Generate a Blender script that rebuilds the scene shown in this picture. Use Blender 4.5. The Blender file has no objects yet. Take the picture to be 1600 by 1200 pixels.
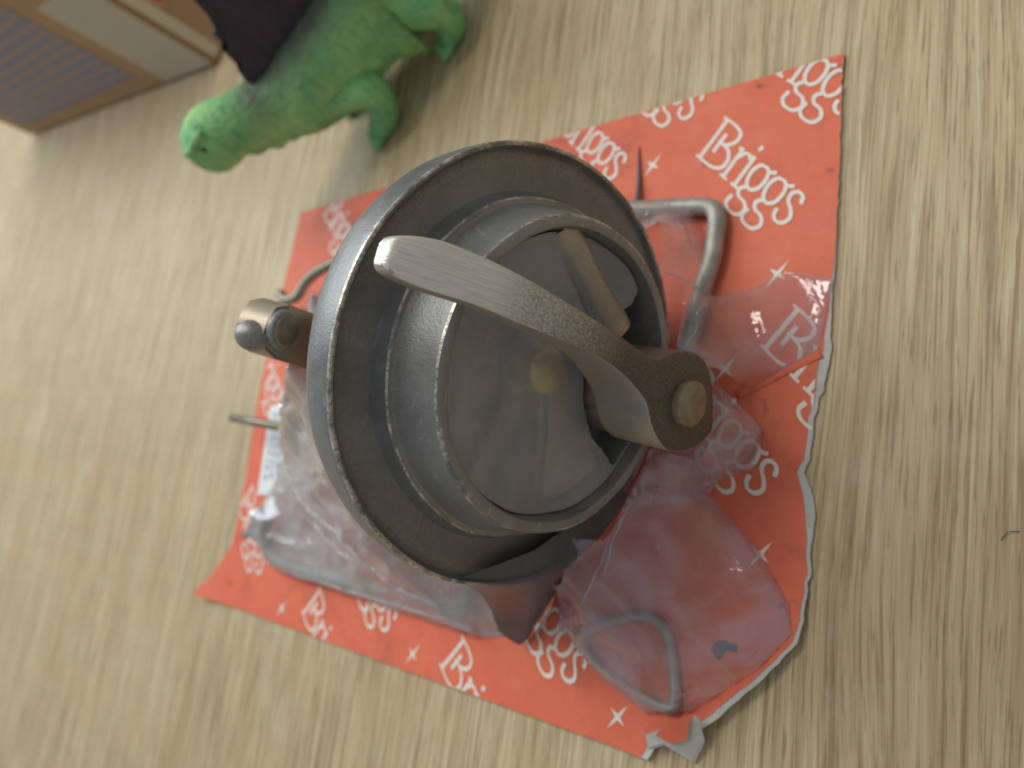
import bpy, bmesh, math, random
import numpy as np
from mathutils import Vector, Matrix, noise
from mathutils.bvhtree import BVHTree
random.seed(7)
S = bpy.context.scene
COL = S.collection

# ------------------------------------------------------------------ camera, light, exposure
CAM_ROT = [(0.76832, 0.13320, -0.62605), (-0.01332, -0.97457, -0.22371), (-0.63993, 0.18022, -0.74700)]  # camera x / y(down) / forward in world axes, by row
cx = Vector(CAM_ROT[0]); cy = Vector(CAM_ROT[1]); cz = Vector(CAM_ROT[2])
CAM_POS = Vector((0.17133, -0.04825, 0.2))
cam_d = bpy.data.cameras.new('camera')
cam = bpy.data.objects.new('camera', cam_d); COL.objects.link(cam)
m = Matrix((cx, -cy, -cz)).transposed().to_4x4(); m.translation = CAM_POS
# rows above are world axes seen from the camera, so the camera axes are the columns of that table
W = Matrix(((0.76832182, -0.01332417, -0.63992504), (0.13320334, -0.97456506, 0.18022157), (-0.62604988, -0.22370832, -0.74700477)))
ax = W @ Vector((1, 0, 0)); ay = W @ Vector((0, -1, 0)); az = W @ Vector((0, 0, -1))
m = Matrix((ax, ay, az)).transposed().to_4x4(); m.translation = CAM_POS
cam.matrix_world = m
cam_d.sensor_width = 36.0
cam_d.lens = 36.0 * 1100 / 1600
cam_d.clip_start = 0.005; cam_d.clip_end = 50
cam_d.dof.use_dof = True
cam_d.dof.focus_distance = 0.155
cam_d.dof.aperture_fstop = 10.5
S.camera = cam

w = bpy.data.worlds.new('World'); S.world = w; w.use_nodes = True
bg = w.node_tree.nodes['Background']
bg.inputs[0].default_value = (0.92, 0.95, 1.0, 1); bg.inputs[1].default_value = 0.31

def area(name, loc, target, sx, sy, power, col):
    l = bpy.data.lights.new(name, 'AREA'); l.shape = 'RECTANGLE'; l.size = sx; l.size_y = sy
    l.energy = power; l.color = col
    o = bpy.data.objects.new(name, l); COL.objects.link(o); o.location = loc
    o.rotation_euler = (Vector(target) - Vector(loc)).to_track_quat('-Z', 'Y').to_euler()
    return o
area('window_light', (-0.95, 0.50, 0.78), (-0.05, 0, 0), 0.75, 0.7, 10.2, (0.82, 0.93, 1.0))
area('ceiling_light', (-0.26, 0.42, 1.05), (-0.1, 0.1, 0), 0.45, 0.45, 4.9, (1.0, 0.97, 0.90))

S.view_settings.view_transform = 'Standard'; S.view_settings.look = 'None'
S.view_settings.exposure = 0.0; S.view_settings.gamma = 1.0
S.cycles.max_bounces = 10; S.cycles.transparent_max_bounces = 16

# ------------------------------------------------------------------ helpers
def obj(name, bm, mat, parent=None, smooth=True, local=True):
    me = bpy.data.meshes.new(name)
    bm.normal_update(); bm.to_mesh(me); bm.free()
    if not isinstance(mat, (list, tuple)): mat = [mat]
    for k in mat: me.materials.append(k)
    if smooth:
        for p in me.polygons: p.use_smooth = True
    o = bpy.data.objects.new(name, me); COL.objects.link(o)
    if parent: o.parent = parent
    return o
def tag(o, label, cat, group=None):
    o['label'] = label; o['category'] = cat
    if group: o['group'] = group
    return o
def empty(name, loc=(0, 0, 0)):
    o = bpy.data.objects.new(name, None); o.empty_display_size = 0.01
    COL.objects.link(o); o.location = loc; return o
def smooth_by_angle(o, deg=35):
    bm = bmesh.new(); bm.from_mesh(o.data)
    for e in bm.edges:
        if len(e.link_faces) == 2 and e.calc_face_angle(0) > math.radians(deg): e.smooth = False
    bm.to_mesh(o.data); bm.free()
def lerp(a, b, t): return a + (b - a) * t
def interp(x, xs, ys): return float(np.interp(x, xs, ys))
def catmull(pts, n=6, closed=False):
    P = [Vector(p) for p in pts]; out = []
    N = len(P)
    rng = range(N) if closed else range(N - 1)
    for i in rng:
        p1 = P[i]; p2 = P[(i + 1) % N]
        p0 = P[i - 1] if (closed or i > 0) else p1 * 2 - p2
        p3 = P[(i + 2) % N] if (closed or i + 2 < N) else p2 * 2 - p1
        for k in range(n):
            t = k / n
            out.append(0.5 * ((2 * p1) + (p2 - p0) * t + (2 * p0 - 5 * p1 + 4 * p2 - p3) * t * t + (3 * p1 - p0 - 3 * p2 + p3) * t ** 3))
    if not closed: out.append(P[-1])
    return out
def tube(bm, path, r, seg=12, closed=False, cap=True):
    n = len(path); rings = []
    rr = r if hasattr(r, '__len__') else [r] * n
    up = Vector((0, 0, 1))
    for i, p in enumerate(path):
        a = path[i - 1] if (closed or i > 0) else p
        b = path[(i + 1) % n] if (closed or i < n - 1) else p
        t = (b - a).normalized()
        s = t.cross(up)
        if s.length < 1e-4: s = t.cross(Vector((1, 0, 0)))
        s.normalize(); q = s.cross(t)
        rings.append([bm.verts.new(p + (s * math.cos(k * 2 * math.pi / seg) + q * math.sin(k * 2 * math.pi / seg)) * rr[i]) for k in range(seg)])
    for i in range(n if closed else n - 1):
        A = rings[i]; B = rings[(i + 1) % n]
        for k in range(seg):
            bm.faces.new((A[k], A[(k + 1) % seg], B[(k + 1) % seg], B[k]))
    if cap and not closed:
        bm.faces.new(rings[0][::-1]); bm.faces.new(rings[-1])
def revolve(bm, prof, seg=128, wob=0.0):
    # profile of (t, r) about local x
    rings = []
    for (t, r) in prof:
        ring = []
        for k in range(seg):
            a = k * 2 * math.pi / seg
            d = wob * noise.noise(Vector((math.cos(a) * 3, math.sin(a) * 3, t * 60 + r * 20)))
            ring.append(bm.verts.new((t, (r + d) * math.cos(a), (r + d) * math.sin(a))))
        rings.append(ring)
    for A, B in zip(rings, rings[1:]):
        for k in range(seg):
            bm.faces.new((A[k], B[k], B[(k + 1) % seg], A[(k + 1) % seg]))
    return rings
def box(bm, lo, hi):
    v = [bm.verts.new((x, y, z)) for x in (lo[0], hi[0]) for y in (lo[1], hi[1]) for z in (lo[2], hi[2])]
    for f in ((0, 1, 3, 2), (4, 6, 7, 5), (0, 4, 5, 1), (2, 3, 7, 6), (0, 2, 6, 4), (1, 5, 7, 3)):
        bm.faces.new([v[i] for i in f])
def prism(bm, front, back):
    F = [bm.verts.new(p) for p in front]; B = [bm.verts.new(p) for p in back]
    n = len(F)
    f1 = bm.faces.new(F); f2 = bm.faces.new(B[::-1])
    for i in range(n):
        bm.faces.new((F[i], B[i], B[(i + 1) % n], F[(i + 1) % n]))
    return f1, f2

# ------------------------------------------------------------------ materials
class N:
    def __init__(s, name):
        s.m = bpy.data.materials.new(name); s.m.use_nodes = True
        s.t = s.m.node_tree; s.b = s.t.nodes['Principled BSDF']; s.out = s.t.nodes['Material Output']
    def n(s, kind, **kw):
        x = s.t.nodes.new(kind)
        for k, v in kw.items():
            if k.startswith('_'): setattr(x, k[1:], v)
        return x
    def l(s, a, b): s.t.links.new(a, b)
    def coords(s, scale=(1, 1, 1), rot=(0, 0, 0)):
        tc = s.n('ShaderNodeTexCoord'); mp = s.n('ShaderNodeMapping')
        mp.inputs['Scale'].default_value = scale; mp.inputs['Rotation'].default_value = rot
        s.l(tc.outputs['Object'], mp.inputs['Vector']); return mp.outputs[0]
    def noise(s, vec, scale=1, detail=4, rough=.55, dist=0):
        x = s.n('ShaderNodeTexNoise'); x.inputs['Scale'].default_value = scale; x.inputs['Detail'].default_value = detail
        x.inputs['Roughness'].default_value = rough; x.inputs['Distortion'].default_value = dist
        s.l(vec, x.inputs['Vector']); return x.outputs['Fac']
    def ramp(s, fac, stops):
        x = s.n('ShaderNodeValToRGB'); e = x.color_ramp.elements
        while len(e) < len(stops): e.new(0.5)
        for q, (p, c) in zip(e, stops):
            q.position = p; q.color = (c, c, c, 1) if not hasattr(c, '__len__') else (*c, 1)
        s.l(fac, x.inputs[0]); return x.outputs[0]
    def mix(s, fac, a, b, blend='MIX'):
        x = s.n('ShaderNodeMix', _data_type='RGBA', _blend_type=blend)
        for sock, v in ((x.inputs[0], fac), (x.inputs[6], a), (x.inputs[7], b)):
            if hasattr(v, 'links') or hasattr(v, 'is_linked'): s.l(v, sock)
            elif hasattr(v, '__len__'): sock.default_value = (*v, 1)
            else: sock.default_value = v
        return x.outputs[2]
    def math(s, op, a, b=0.0):
        x = s.n('ShaderNodeMath', _operation=op)
        for sock, v in ((x.inputs[0], a), (x.inputs[1], b)):
            if hasattr(v, 'is_linked'): s.l(v, sock)
            else: sock.default_value = v
        return x.outputs[0]
    def bump(s, h, strength=.3, dist=.001):
        x = s.n('ShaderNodeBump'); x.inputs['Strength'].default_value = strength; x.inputs['Distance'].default_value = dist
        s.l(h, x.inputs['Height']); s.l(x.outputs[0], s.b.inputs['Normal']); return x.outputs[0]
    def set(s, **kw):
        for k, v in kw.items():
            sock = s.b.inputs[k.replace('_', ' ')]
            if hasattr(v, 'is_linked'): s.l(v, sock)
            elif hasattr(v, '__len__'): sock.default_value = (*v, 1)
            else: sock.default_value = v
        return s

def mat_wood():
    M = N('wood_laminate')
    wav = M.noise(M.coords((7, 1.6, 1)), 1, 3)
    tc = M.coords((1, 1, 1))
    # warp x slightly so the grain wanders
    sep = M.n('ShaderNodeSeparateXYZ'); M.l(tc, sep.inputs[0])
    xw = M.math('ADD', sep.outputs[0], M.math('MULTIPLY', wav, 0.035))
    def grain(fx, fy, detail, rough=.6):
        c = M.n('ShaderNodeCombineXYZ')
        M.l(M.math('MULTIPLY', xw, fx), c.inputs[0]); M.l(M.math('MULTIPLY', sep.outputs[1], fy), c.inputs[1])
        return M.noise(c.outputs[0], 1, detail, rough)
    broad = grain(45, 1.6, 3); mid = grain(210, 9, 4); fine = grain(820, 16, 3); fib = grain(1250, 55, 2)
    c = M.mix(M.ramp(broad, [(.32, 0.), (.68, 1.)]), (.51, .395, .205), (.62, .50, .295))
    c = M.mix(M.ramp(mid, [(.34, .60), (.56, 0.)]), c, (.37, .265, .14))
    c = M.mix(M.ramp(fine, [(.38, .72), (.50, 0.)]), c, (.28, .19, .10))
    c = M.mix(M.ramp(fine, [(.55, 0.), (.70, .55)]), c, (.70, .61, .45))
    c = M.mix(M.ramp(fib, [(.32, .62), (.42, 0.)]), c, (.21, .145, .08))
    wear = M.noise(M.coords((22, 22, 22)), 1, 5, .65)
    c = M.mix(M.ramp(wear, [(.56, 0.), (.74, .38)]), c, (.62, .56, .45))
    M.set(Base_Color=c, Roughness=M.ramp(wear, [(.3, .46), (.75, .60)]), Specular_IOR_Level=.45)
    M.bump(fine, .12, .0006)
    return M.m
def mat_card():
    M = N('orange_print')
    d = M.noise(M.coords((60, 60, 60)), 1, 6, .7); s = M.noise(M.coords((210, 210, 210)), 1, 3, .6)
    sp = M.noise(M.coords((95, 95, 95), (1, 2, .4)), 1, 2, .5)
    c = M.mix(M.ramp(d, [(.35, 0.), (.7, 1.)]), (.80, .185, .095), (.74, .155, .085))
    c = M.mix(M.ramp(s, [(.60, 0.), (.75, .35)]), c, (.50, .09, .06))
    c = M.mix(M.ramp(sp, [(.70, 0.), (.77, .75)]), c, (.16, .06, .07))
    sm = M.noise(M.coords((28, 28, 28), (2, 1, 3)), 1, 6, .7)
    c = M.mix(M.ramp(sm, [(.54, 0.), (.70, .55)]), c, (.34, .09, .06))
    c = M.mix(M.ramp(sm, [(.30, .30), (.44, 0.)]), c, (.80, .30, .20))
    M.set(Base_Color=c, Roughness=.58, Specular_IOR_Level=.3); M.bump(d, .15, .0008); return M.m
def mat_plain(name, col, rough=.6, var=.12, sc=120, metallic=0, bump=.1, spec=.5):
    M = N(name); d = M.noise(M.coords((sc, sc, sc)), 1, 5, .65)
    c = M.mix(M.ramp(d, [(.3, 0.), (.7, 1.)]), [x * (1 - var) for x in col], [min(1, x * (1 + var)) for x in col])
    M.set(Base_Color=c, Roughness=rough, Metallic=metallic, Specular_IOR_Level=spec); M.bump(d, bump, .0006); return M.m
def mat_cast(name='cast_gunmetal', a=(.165, .165, .155), b=(.265, .268, .258), metallic=.40, rough=.42, bump=.30):
    M = N(name)
    g = M.noise(M.coords((1500, 1500, 1500)), 1, 3, .6); st = M.noise(M.coords((45, 45, 45)), 1, 5, .65)
    sc = M.noise(M.coords((300, 60, 900)), 1, 3, .5)
    c = M.mix(M.ramp(st, [(.32, 0.), (.68, 1.)]), a, b)
    c = M.mix(M.ramp(sc, [(.62, 0.), (.74, .35)]), c, [min(1, x * 1.7) for x in b])
    c = M.mix(M.ramp(g, [(.30, .3), (.46, 0.)]), c, [x * .55 for x in a])
    # edges painted lighter in place of a highlight
    geo = M.n('ShaderNodeNewGeometry')
    edge = M.ramp(M.math('ADD', geo.outputs['Pointiness'], M.math('MULTIPLY', M.math('SUBTRACT', g, .5), .05)), [(.52, 0.), (.57, .9)])
    c = M.mix(edge, c, (.52, .43, .31))
    M.set(Base_Color=c, Metallic=metallic, Roughness=M.ramp(st, [(.3, rough - .07), (.7, rough + .08)]))
    M.bump(g, bump, .0003); return M.m
def mat_glint():
    # edge highlight painted as a patchy bright band on the grey casting
    M = N('painted_edge_glint')
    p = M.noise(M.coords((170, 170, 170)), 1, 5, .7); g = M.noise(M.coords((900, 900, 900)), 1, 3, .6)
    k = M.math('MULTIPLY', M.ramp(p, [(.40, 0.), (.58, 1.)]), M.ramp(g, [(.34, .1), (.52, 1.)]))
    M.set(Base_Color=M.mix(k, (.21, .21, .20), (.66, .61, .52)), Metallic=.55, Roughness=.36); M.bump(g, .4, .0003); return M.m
def mat_lever():
    M = N('ground_and_cast_bronze')
    tc = M.n('ShaderNodeTexCoord'); sp = M.n('ShaderNodeSeparateXYZ'); M.l(tc.outputs['Object'], sp.inputs[0])
    g = M.noise(M.coords((1700, 1700, 1700)), 1, 3, .6); br = M.noise(M.coords((300, 2600, 90)), 1, 3, .6)
    st = M.noise(M.coords((70, 70, 70)), 1, 4, .6)
    # ground tip: local z above 29 mm, uneven border, window reflection painted into its brightness
    zz = M.math('ADD', sp.outputs[2], M.math('MULTIPLY', M.math('SUBTRACT', st, .5), .004))
    tip = M.ramp(M.math('MULTIPLY', zz, 20), [(.62, 0.), (.78, 1.)])
    cast = M.mix(M.ramp(g, [(.38, 0.), (.66, 1.)]), (.10, .084, .066), (.175, .15, .12))
    cast = M.mix(M.ramp(M.math('MULTIPLY', sp.outputs[2], 20), [(.05, 0.), (.55, .75)]), cast, M.mix(M.ramp(g, [(.36, 0.), (.64, 1.)]), (.40, .375, .33), (.78, .74, .66)))  # lighter from lug to tip: the fall of light painted into the colour
    ground = M.mix(M.ramp(br, [(.3, 0.), (.7, 1.)]), (.62, .58, .50), (.86, .82, .73))
    M.set(Base_Color=M.mix(tip, cast, ground), Metallic=M.ramp(tip, [(0, .45), (1, .45)]), Roughness=M.ramp(tip, [(0, .42), (1, .36)]))
    h = M.mix(tip, g, br); M.bump(h, .5, .00035); return M.m
def mat_film(name='clear_skin_film', lo=.03, hi=.36, ca=(.60, .57, .53), cb=(.56, .42, .52), gloss=1.0, crinkle=.85):
    M = N(name)
    hz = M.noise(M.coords((38, 38, 38)), 1, 5, .6, .6); cr = M.noise(M.coords((140, 60, 140)), 1, 4, .6, 1.0)
    wr = M.noise(M.coords((55, 55, 55)), 1, 3, .5, 1.4)
    rn = M.n('ShaderNodeTexNoise', _noise_type='RIDGED_MULTIFRACTAL'); rn.inputs['Scale'].default_value = 1; rn.inputs['Detail'].default_value = 3; rn.inputs['Distortion'].default_value = .8
    M.l(M.coords((42, 42, 42), (.5, .3, .2)), rn.inputs['Vector'])
    M.set(Roughness=.5)
    b = M.bump(M.math('ADD', M.math('ADD', M.math('MULTIPLY', wr, .8), M.math('MULTIPLY', cr, .30)), M.math('MULTIPLY', rn.outputs['Fac'], .55)), crinkle, .0024)
    lw = M.n('ShaderNodeLayerWeight'); lw.inputs[0].default_value = .35; M.l(b, lw.inputs['Normal'])
    f = M.math('ADD', M.math('ADD', M.ramp(hz, [(.42, lo), (.60, hi)]), M.math('MULTIPLY', M.ramp(rn.outputs['Fac'], [(.55, 0.), (.95, 1.)]), .16)), M.math('MULTIPLY', lw.outputs['Facing'], .34))
    f = M.math('MINIMUM', f, .82)
    tr = M.n('ShaderNodeBsdfTransparent'); tr.inputs[0].default_value = (.96, .94, .95, 1)
    df = M.n('ShaderNodeBsdfDiffuse'); M.l(M.mix(M.ramp(hz, [(.4, 0.), (.65, 1.)]), ca, cb), df.inputs[0]); M.l(b, df.inputs['Normal'])
    mx = M.n('ShaderNodeMixShader'); M.l(f, mx.inputs[0]); M.l(tr.outputs[0], mx.inputs[1]); M.l(df.outputs[0], mx.inputs[2])
    gl = M.n('ShaderNodeBsdfGlossy'); gl.inputs['Roughness'].default_value = .09; gl.inputs[0].default_value = (1, 1, 1, 1); M.l(b, gl.inputs['Normal'])
    fr = M.n('ShaderNodeFresnel'); ge = M.n('ShaderNodeNewGeometry'); M.l(M.math('SUBTRACT', 1.5, M.math('MULTIPLY', ge.outputs['Backfacing'], .8333)), fr.inputs[0]); M.l(b, fr.inputs['Normal'])
    m2 = M.n('ShaderNodeMixShader'); M.l(M.math('MULTIPLY', M.math('ADD', fr.outputs[0], .05), gloss), m2.inputs[0]); M.l(mx.outputs[0], m2.inputs[1]); M.l(gl.outputs[0], m2.inputs[2])
    M.l(m2.outputs[0], M.out.inputs[0]); return M.m
def mat_dino():
    M = N('green_toy_skin')
    a = M.noise(M.coords((55, 55, 55)), 1, 4, .6); s = M.noise(M.coords((420, 420, 420)), 1, 2, .5)
    tc = M.n('ShaderNodeTexCoord'); sp = M.n('ShaderNodeSeparateXYZ'); M.l(tc.outputs['Object'], sp.inputs[0])
    c = M.mix(M.ramp(a, [(.38, 0.), (.62, 1.)]), (.19, .50, .20), (.32, .60, .22))
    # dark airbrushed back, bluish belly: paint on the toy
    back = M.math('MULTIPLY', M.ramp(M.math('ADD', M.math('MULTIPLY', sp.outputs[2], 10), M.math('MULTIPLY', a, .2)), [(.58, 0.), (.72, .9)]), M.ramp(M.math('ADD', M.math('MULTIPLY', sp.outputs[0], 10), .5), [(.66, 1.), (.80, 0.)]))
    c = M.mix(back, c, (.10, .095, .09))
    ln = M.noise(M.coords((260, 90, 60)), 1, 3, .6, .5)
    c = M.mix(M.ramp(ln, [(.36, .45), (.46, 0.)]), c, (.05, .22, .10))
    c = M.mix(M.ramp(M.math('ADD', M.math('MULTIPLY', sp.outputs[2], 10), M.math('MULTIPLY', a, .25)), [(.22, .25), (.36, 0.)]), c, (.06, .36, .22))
    vor = M.n('ShaderNodeTexVoronoi'); vor.inputs['Scale'].default_value = 1; M.l(M.coords((300, 300, 300)), vor.inputs['Vector'])
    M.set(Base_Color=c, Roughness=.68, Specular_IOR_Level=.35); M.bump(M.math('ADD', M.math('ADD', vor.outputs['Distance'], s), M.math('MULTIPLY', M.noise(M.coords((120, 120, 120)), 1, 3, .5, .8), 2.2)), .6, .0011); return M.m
def mat_text_rows():
    # illegible rows of blue print on brown board
    M = N('blue_printed_rows')
    tc = M.n('ShaderNodeTexCoord'); sp = M.n('ShaderNodeSeparateXYZ'); M.l(tc.outputs['Object'], sp.inputs[0])
    wv = M.noise(M.coords((40, 40, 40)), 1, 3)
    row = M.math('FRACT', M.math('MULTIPLY', M.math('ADD', sp.outputs[2], M.math('MULTIPLY', wv, .006)), 105))
    on = M.ramp(row, [(.10, .25), (.34, 1.), (.70, 1.), (.92, .25)])
    nz = M.noise(M.coords((190, 1, 95)), 1, 2, .5)
    ink = M.math('MULTIPLY', on, M.ramp(nz, [(.34, 0.), (.42, .95)]))
    d = M.noise(M.coords((60, 60, 60)), 1, 4)
    M.set(Base_Color=M.mix(ink, M.mix(d, (.40, .25, .13), (.46, .29, .155)), (.20, .23, .33)), Roughness=.75); return M.m

WOOD = mat_wood(); ORANGE = mat_card()
PAPER = mat_plain('grey_board', (.55, .53, .48), .85, .12, 200)
PRINT = mat_plain('cream_print', (.80, .74, .64), .5, .06, 200)
LABEL = mat_plain('white_label', (.80, .83, .82), .5, .04, 90)
INK = mat_plain('grey_ink', (.28, .30, .33), .6)
CAST = mat_cast(); CAST_L = mat_cast('light_gunmetal', (.21, .215, .208), (.33, .338, .33))  # CAST_L: lighter copy of the casting, brightened to lift the shadowed bore
LEVER = mat_lever(); GLINT = mat_glint()
SIDE = mat_cast('ground_side', (.30, .29, .30), (.44, .43, .44), .5, .36, .2)
BRASS = mat_plain('dull_brass', (.88, .62, .10), .36, .15, 150, .55)
PIN = mat_plain('bronze_pin', (.30, .25, .155), .52, .25, 300, .5)
WIRE = mat_plain('bright_wire', (.36, .345, .29), .52, .25, 150, .45, .4)
WIRE_D = mat_plain('dull_wire', (.27, .25, .18), .45, .2, 200, .7)
FILM = mat_film(); FILM_C = mat_film('clear_mouth_film', .34, .52, (.50, .52, .50), (.46, .465, .475), .45, .4); FILM_L = mat_film('dusty_film', .40, .66, (.52, .52, .50), (.46, .45, .46)); FILM_F = mat_film('folded_film', .26, .52, (.62, .60, .60), (.56, .50, .58)); FILM_D = mat_plain('shaded_film', (.120, .123, .128), .36, .30, 50, bump=.7, spec=.3); DINO = mat_dino()  # FILM_D: film in shade, the darkness painted into its colour
SAIL = mat_plain('purple_black_paint', (.030, .024, .032), .5, .3, 120, bump=.3)
EYE = mat_plain('black_paint', (.015, .03, .02), .3)
BOARD = mat_plain('corrugated_brown', (.43, .27, .14), .8, .10, 40)
TAPE = mat_plain('paper_tape', (.50, .44, .36), .6, .05, 60)
TAPE_LIT = mat_plain('lit_tape', (.62, .54, .40), .6, .05, 60)  # same tape round the corner, its lit side painted lighter
NAVY = mat_plain('navy_ink', (.05, .06, .12), .5)
RED = mat_plain('red_ink', (.72, .06, .10), .5)
ROWS = mat_text_rows()
FIBRE = mat_plain('dark_fibre', (.13, .12, .11), .8)

# ------------------------------------------------------------------ setting: the table
TZ = -0.0012
bm = bmesh.new(); box(bm, (-3.2, -2.2, -0.03), (1.2, 2.6, 0))
o = obj('table_top', bm, WOOD, smooth=False); o.location = (0, 0, TZ); o['kind'] = 'structure'

# ------------------------------------------------------------------ blister pack: card, print, label, film
pack = empty('blister_pack', (-0.03, -0.005, TZ))
tag(pack, 'torn orange backing card with cream words printed over it, under clear film', 'packaging')
PK = Vector(pack.location)
R_EDGE = [(0.1133, 0.1014), (0.1138, 0.0660), (0.1140, 0.0360), (0.1133, 0.0226), (0.1128, 0.0076), (0.1114, -0.0033), (0.1096, -0.0124), (0.1098, -0.0196), (0.1079, -0.0268), (0.1103, -0.0336), (0.1110, -0.0370), (0.1114, -0.0538), (0.1105, -0.0671), (0.1089, -0.0723), (0.1011, -0.0822), (0.0879, -0.0963), (0.0835, -0.1000), (0.0770, -0.1035), (0.0725, -0.1060), (0.0690, -0.1118)]
L_EDGE = [(-0.1723, 0.1014), (-0.1745, 0.0644), (-0.1784, 0.0025), (-0.1741, -0.0461), (-0.1738, -0.0824), (-0.1860, -0.1000), (-0.1935, -0.1080), (-0.1953, -0.1118)]
def edge_x(tab, y):
    ys = [p[1] for p in tab][::-1]; xs = [p[0] for p in tab][::-1]
    return interp(y, ys, xs)
def card_z(x, y):
    # curl at the torn front corner and at the far corner, slight waves elsewhere
    d = max(0, (x - 0.055) / .05) * max(0, (-0.045 - y) / .06)
    z = min(.0065, .0085 * d * d)
    c = max(0, (-0.150 - x) / .045) * max(0, (-0.075 - y) / .036)
    return z + .004 * c * c
def strip_card(xL, xR, z0, z1, zf, ny=110, nx=90, jag=0.0):
    bm = bmesh.new(); top = []; bot = []
    for j in range(ny + 1):
        y = lerp(-0.1118, 0.1014, j / ny)
        a = xL(y); b = xR(y)
        if jag: b += jag * noise.noise(Vector((y * 420, 3.1, 0))) + jag * .7 * noise.noise(Vector((y * 1500, 8.1, 0)))
        top.append([]); bot.append([])
        for i in range(nx + 1):
            x = lerp(a, b, i / nx)
            yy = y
            z = zf(x, yy)
            top[-1].append(bm.verts.new((x, yy, z + z1))); bot[-1].append(bm.verts.new((x, yy, z + z0)))
    for j in range(ny):
        for i in range(nx):
            f = bm.faces.new((top[j][i], top[j][i + 1], top[j + 1][i + 1], top[j + 1][i])); f.material_index = 0
            f = bm.faces.new((bot[j][i], bot[j + 1][i], bot[j + 1][i + 1], bot[j][i + 1])); f.material_index = 1
    loop = [(0, i) for i in range(nx + 1)] + [(j, nx) for j in range(1, ny + 1)] + [(ny, i) for i in range(nx - 1, -1, -1)] + [(j, 0) for j in range(ny - 1, 0, -1)]
    for k in range(len(loop)):
        p, q = loop[k], loop[(k + 1) % len(loop)]
        f = bm.faces.new((bot[p[0]][p[1]], bot[q[0]][q[1]], top[q[0]][q[1]], top[p[0]][p[1]])); f.material_index = 1
    for v in bm.verts: v.co -= PK
    return bm
def fringe(y):
    # how far the grey core shows beyond the torn print
    return interp(y, [-0.12, -0.10, -0.075, -0.06, -0.045, -0.037, -0.03, -0.022, -0.005, 0.004, 0.02, 0.045, .1], [.0018, .0026, .0012, .0007, .0010, .0026, .0022, .0012, .0016, .0026, .0006, 0, 0])
rx = lambda y: edge_x(R_EDGE, y)
lx = lambda y: edge_x(L_EDGE, y)
core = obj('board_core', strip_card(lx, lambda y: rx(y) + fringe(y) * .6, -0.0008, -0.0002, card_z, jag=.0006), [PAPER, PAPER], pack, smooth=False)
card = obj('printed_sheet', strip_card(lx, lambda y: rx(y) - fringe(y) * .45, -0.00015, 0.0, card_z, jag=.0005), [ORANGE, PAPER], pack, smooth=False)

# lettering as flat strokes
GLY = {
 'B': [[(0, 0), (.02, .5), (.03, 1.0)], [(-.1, 0), (.40, 0), (.68, .10), (.74, .30), (.60, .48), (.36, .53), (.20, .53)], [(-.08, 1), (.34, 1), (.58, .93), (.62, .76), (.50, .60), (.36, .53)], [(.24, .30), (.25, .72)]],
 'r': [[(-.10, 0), (.11, 0)], [(0, 0), (0, .70)], [(.0, .46), (.10, .64), (.24, .69), (.32, .64)], [(-.08, .68), (.0, .70)]],
 'i': [[(-.10, 0), (.11, 0)], [(0, 0), (0, .70)], [(-.01, .90), (.01, .96)], [(-.08, .68), (.0, .70)]],
 'g': [[(.30, .70), (.12, .66), (.02, .46), (.08, .22), (.26, .14), (.42, .26), (.46, .48), (.40, .64), (.30, .70)], [(.16, .16), (.03, .02), (.12, -.10), (.36, -.14), (.48, -.28), (.36, -.44), (.10, -.46), (-.06, -.36), (-.04, -.20)], [(.40, .64), (.56, .72)]],
 's': [[(.36, .56), (.30, .67), (.16, .70), (.04, .60), (.07, .45), (.28, .31), (.36, .18), (.28, .03), (.12, -.02), (.0, .05), (-.03, .16)]],
}
ADV = [('B', 0), ('r', .90), ('i', 1.30), ('g', 1.45), ('g', 2.02), ('s', 2.62)]
STAR = []
def clip(bm, xmax, extra=None):
    for co, no in (((xmax, 0, 0), (1, 0, 0)), ((-0.1735, 0, 0), (-1, 0, 0)), ((0, .1012, 0), (0, 1, 0)), ((0, -.1116, 0), (0, -1, 0))):
        if bm.verts:
            bmesh.ops.bisect_plane(bm, geom=bm.verts[:] + bm.edges[:] + bm.faces[:], plane_co=Vector(co), plane_no=Vector(no), clear_outer=True)
zrun = [0.00006]
def ribbon(bm, pts, wd, fix):
    path = catmull([(p[0], p[1], 0) for p in pts], 7) if len(pts) > 2 else [Vector((*p, 0)) for p in pts]
    zrun[0] += .000008
    n = len(path); prev = None
    for i, p in enumerate(path):
        t = (path[min(i + 1, n - 1)] - path[max(i - 1, 0)]).normalized()
        s = Vector((-t.y, t.x, 0)) * wd * .5 * (.62 + .52 * abs(t.y))
        if i == 0: p = p - t * wd * .3
        if i == n - 1: p = p + t * wd * .3
        zz = zrun[0] + i * 4e-7
        pair = [bm.verts.new(fix(p + s, zz)), bm.verts.new(fix(p - s, zz))]
        if prev: bm.faces.new((prev[0], prev[1], pair[1], pair[0]))
        prev = pair
def word(ox, oy, xmax=.1132, ang=-45, up=54, size=.0146):
    zrun[0] = .00006
    bx = Vector((math.cos(math.radians(ang)), math.sin(math.radians(ang)), 0)); by = Vector((math.cos(math.radians(up)), math.sin(math.radians(up)), 0))
    bm = bmesh.new()
    def fix_at(dx):
        def fix(p, z):
            q = bx * (p.x + dx) * size * .97 + by * p.y * size
            x, y = ox + q.x, oy + q.y
            return (x, y, z)
        return fix
    for ch, dx in ADV:
        for st in GLY[ch]: ribbon(bm, st, .095, fix_at(dx))
    clip(bm, xmax)
    if not bm.faces: bm.free(); return
    for v in bm.verts: v.co = Vector((v.co.x, v.co.y, v.co.z + card_z(v.co.x, v.co.y))) - PK
    o = obj('printed_word', bm, PRINT, card, smooth=False)
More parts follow.
